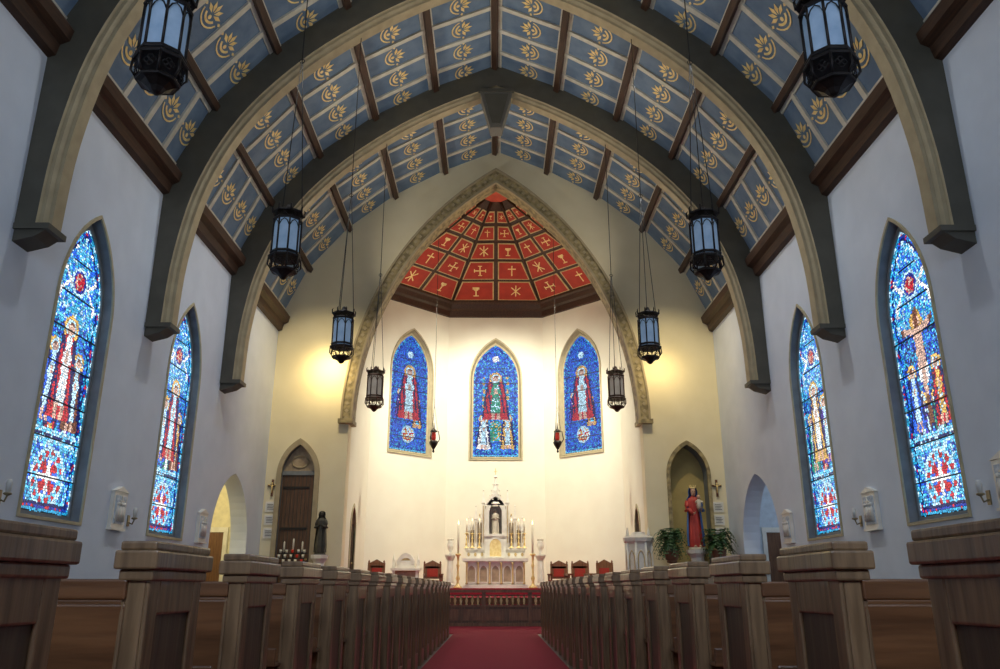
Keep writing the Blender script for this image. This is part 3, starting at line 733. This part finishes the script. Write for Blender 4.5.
for sx in (-1,1):
    for xx,zt in ((.42,3.2),(.68,2.65),(.93,2.25)):
        x=sx*xx; mb.box(x-.05,x+.05,.15,.3,1.3,zt-.35,'white'); mb.box(x-.07,x+.07,.13,.32,zt-.37,zt-.32,'white'); mb.lathe([(.075,0),(.012,.38),(.035,.41),(.005,.46)],(x,.22,zt-.32),'white',4,phase=pi/4,smooth=False)
        mb.box(x-.012,x+.012,.14,.15,1.5,zt-.45,'goldline')
    for xx,zz in ((.55,2.1),(.80,1.85)):
        band(mb,[(sx*xx+p,z) for p,z in arch(.08,zz,zz+.15,5)],[(sx*xx+p,z) for p,z in arch(.12,zz,zz+.3,5)],.2,.28,'white'); mb.box(sx*xx-.12,sx*xx+.12,.26,.3,1.48,zz+.08,'marbleg'); mb.lathe([(.03,0),(.02,.06),(.02,.1)],(sx*xx,.24,zz+.28),'goldline',6)
mb.prism([(-.38,.0,2.75),(.38,.0,2.75),(0,.0,3.25)],(0,.05,0),'white')
mb.lathe([(.28,0),(.22,.06),(.14,.3),(.17,.33),(.14,.36),(.03,.9),(.07,.94),(.01,1.02)],(0,.2,2.8),'white',8,phase=pi/8,smooth=False)
for i in range(8):
    a=pi/8+i*pi/4
    for t in (.1,.3,.5,.75): r_=.24*(1-t)+.03*t+.02; mb.sphere((r_*math.cos(a),.2+r_*math.sin(a),2.86+.84*t),.024,'white',6)
mb.box(-.014,.014,.19,.21,3.8,4.05,'gold'); mb.box(-.06,.06,.19,.21,3.93,3.96,'gold'); mb.obj('reredos',alt)
statue(.85,'stwhite','stwhite','stwhite').obj('niche_figure',alt,(0,.16,1.78))
def cstick(h,ch):
    mb=MB(); mb.lathe([(.095,0),(.09,.02),(.035,.05),(.025,.1),(.05,.14),(.024,.18),(.024,h*.6),(.042,h*.65),(.024,h*.7),(.026,h*.92),(.065,h*.96),(.065,h)],(0,0,0),'gold',12)
    mb.lathe([(.024,0),(.024,ch),(.004,ch+.015)],(0,0,h),'wax',8); mb.lathe([(.002,0),(.014,.02),(.001,.07)],(0,0,h+ch+.01),'flame',6); return mb
c1=cstick(.5,.42).obj('altar_candlestick',None,(-.55,28.42,2.26))
for x in (-.8,-1.0,.55,.8,1.0): place(c1.data,'altar_candlestick',None,(x,28.42,2.26))
for x in (-1.55,1.55):
    mb=MB(); mb.lathe([(.2,0),(.2,.1),(.13,.16),(.11,.9),(.17,1.0),(.2,1.06),(.2,1.1)],(0,0,0),'white',8,phase=pi/8,smooth=False)
    mb.lathe([(.07,0),(.03,.06),(.1,.2),(.13,.34),(.09,.42),(.11,.46)],(0,0,1.1),'white',12)
    for i in range(6): a=i*pi/3; mb.sphere((.07*math.cos(a),.07*math.sin(a),1.6),.05,'stwhite',8)
    mb.obj('flower_pedestal',None,(x,28.5,.95))
for x in (-1.25,1.25): place(c1.data,'floor_candlestick',None,(x,27.8,.95),0,(1.5,1.5,2.2))
mb=MB(); mb.box(-.45,.45,-.25,.25,0,.08,'white')
for x in (-.38,.38):
    for y in (-.2,.2): mb.box(x-.04,x+.04,y-.04,y+.04,.08,.8,'white')
mb.box(-.4,.4,.1,.2,.08,.8,'marbleg'); mb.box(-.48,.48,-.28,.28,.8,.88,'white')
mb.box(-.3,.3,-.15,.15,.88,1.12,'white'); band(mb,arch(.2,1.0,1.2,6),arch(.3,1.0,1.36,6),-.16,.15,'white'); mb.prism([(p,-.1,z) for p,z in lancet(0,.9,.2,1.0,1.2,6)],(0,.02,0),'gold')
for x in (-.4,.4): mb.box(x-.05,x+.05,-.05,.05,.88,1.15,'white'); mb.lathe([(.06,0),(.005,.2)],(x,0,1.15),'white',4,smooth=False)
mb.obj('credence_shrine',None,(-2.95,27.5,.7))
def chair(hb=1.05):
    mb=MB()
    for x in (-.27,.27):
        mb.box(x-.03,x+.03,-.25,-.19,0,.68,'wood'); mb.box(x-.03,x+.03,.2,.26,0,hb,'wood')
        mb.box(x-.04,x+.04,-.28,.24,.66,.71,'wood')
        mb.lathe([(.02,0),(.035,.03),(.005,.08)],(x,.23,hb),'wood',8)
        mb.box(x-.02,x+.02,-.2,.2,.15,.19,'wood')
    mb.box(-.3,.3,-.27,.25,.38,.43,'wood'); mb.box(-.27,.27,-.26,.2,.43,.5,'redseat')
    mb.box(-.25,.25,.205,.25,hb-.16,hb-.02,'wood'); mb.box(-.18,.18,.19,.24,.62,hb-.17,'redseat'); mb.box(-.25,.25,.205,.235,.55,hb-.1,'wood'); mb.prism([(-.25,.205,hb-.02),(.25,.205,hb-.02),(0,.205,hb+.1)],(0,.045,0),'wood')
    return mb
ch=chair().obj('sanctuary_chair',None,(2.1,28.0,.7),-.25)
for x,y,r in ((2.75,27.6,-.35),(3.45,27.1,-.6),(-2.08,27.9,.2),(-3.75,27.0,.6)): place(ch.data,'sanctuary_chair',None,(x,y,.7),r)
mb=MB(); mb.box(-5.2,5.2,-.06,.06,0,.09,'wood'); mb.box(-5.2,5.2,-.1,.1,.84,.91,'wood'); mb.box(-5.2,5.2,-.04,.04,.76,.79,'wood'); mb.box(-5.2,5.2,-.04,.04,.48,.53,'wood')
x=-5.1
i=0
while x<5.15:
    if i%8==0: mb.box(x-.05,x+.05,-.06,.06,.09,.84,'wood')
    else: mb.lathe([(.035,.53),(.02,.57),(.04,.64),(.02,.72),(.035,.76)],(x,0,0),'goldline',6)
    x+=.15; i+=1
mb.box(-5.1,5.1,-.02,.02,.09,.48,'doorwood')
for i in range(-8,9): 
    x=i*.6; mb.box(x-.24,x+.24,-.03,-.02,.15,.43,'wood')
mb.obj('communion_rail',None,(0,21.95,0))
# ---------------------------------------------------------------- lights
def light(t,name,loc,e,col,size=.3,target=None,angle=None,blend=.6,sy=None):
    l=bpy.data.lights.new(name,t); l.energy=e; l.color=col
    if t=='AREA':
        l.size=size
        if sy: l.shape='RECTANGLE'; l.size_y=sy
    else: l.shadow_soft_size=size
    if t=='SPOT': l.spot_size=math.radians(angle); l.spot_blend=blend
    o=bpy.data.objects.new(name,l); COL.objects.link(o); o.location=loc
    if target is not None: o.rotation_euler=(V(target)-V(loc)).to_track_quat('-Z','Y').to_euler()
    return o
light('AREA','rear_fill_light',(0,-4.9,4.5),1250,(.68,.82,1),8,(0,10,2.0),sy=5)  # added cool fill behind the camera; the rear wall has no window
for sx in (-1,1):
    for yy,e in ((3.9,170),(8.4,330),(12.9,480),(17.4,480),(22,420)):
        light('SPOT','cornice_uplight',(sx*6.1,yy,9.7),e,(1,.91,.76),.12,(-sx*3.0,yy+.3,13.6),88,.8)
    light('SPOT','chancel_floodlight',(sx*3.0,24.85,10.4),2150,(1,.94,.76),.25,(-sx*1.6,31,4.0),100)
    light('SPOT','front_wall_spot',(sx*4.6,20.1,11.0),780,(1,.82,.48),.15,(sx*5.6,24.2,5.6),70,.9)
    light('SPOT','front_wall_glow',(sx*5.1,23.3,7.6),130 if sx<0 else 45,(1,.76,.34),.1,(sx*5.2,24.2,7.3),135,1)
    light('SPOT','vault_uplight',(sx*3.9,25.1,10.9),180,(1,.82,.58),.15,(-sx*.5,29,13.4),110)
    for yy,e in ((6.5,150),(11.0,400),(15.5,620)): light('SPOT','truss_downlight',(sx*3.4,yy,12.2),e,(.90,.95,1),.15,(sx*4.6,yy+2.2,0),105,1)
    light('SPOT','truss_downlight',(sx*3.4,20.0,12.2),330,(.95,.96,1),.15,(sx*6.5,20.8,2),95,1)
light('POINT','passage_lamp',(-W-1.6,21.8,3.6),80,(1,.86,.5),.15)
light('POINT','passage_lamp',(W+1.6,21.8,3.6),30,(.78,.88,1),.15)
w=bpy.data.worlds.new('world'); SC.world=w; w.use_nodes=True
sk=w.node_tree.nodes.new('ShaderNodeTexSky'); sk.sky_type='NISHITA'; sk.sun_disc=False
w.node_tree.links.new(sk.outputs[0],w.node_tree.nodes['Background'].inputs[0]); w.node_tree.nodes['Background'].inputs[1].default_value=.1
SC.view_settings.view_transform='Standard'; SC.view_settings.look='None'
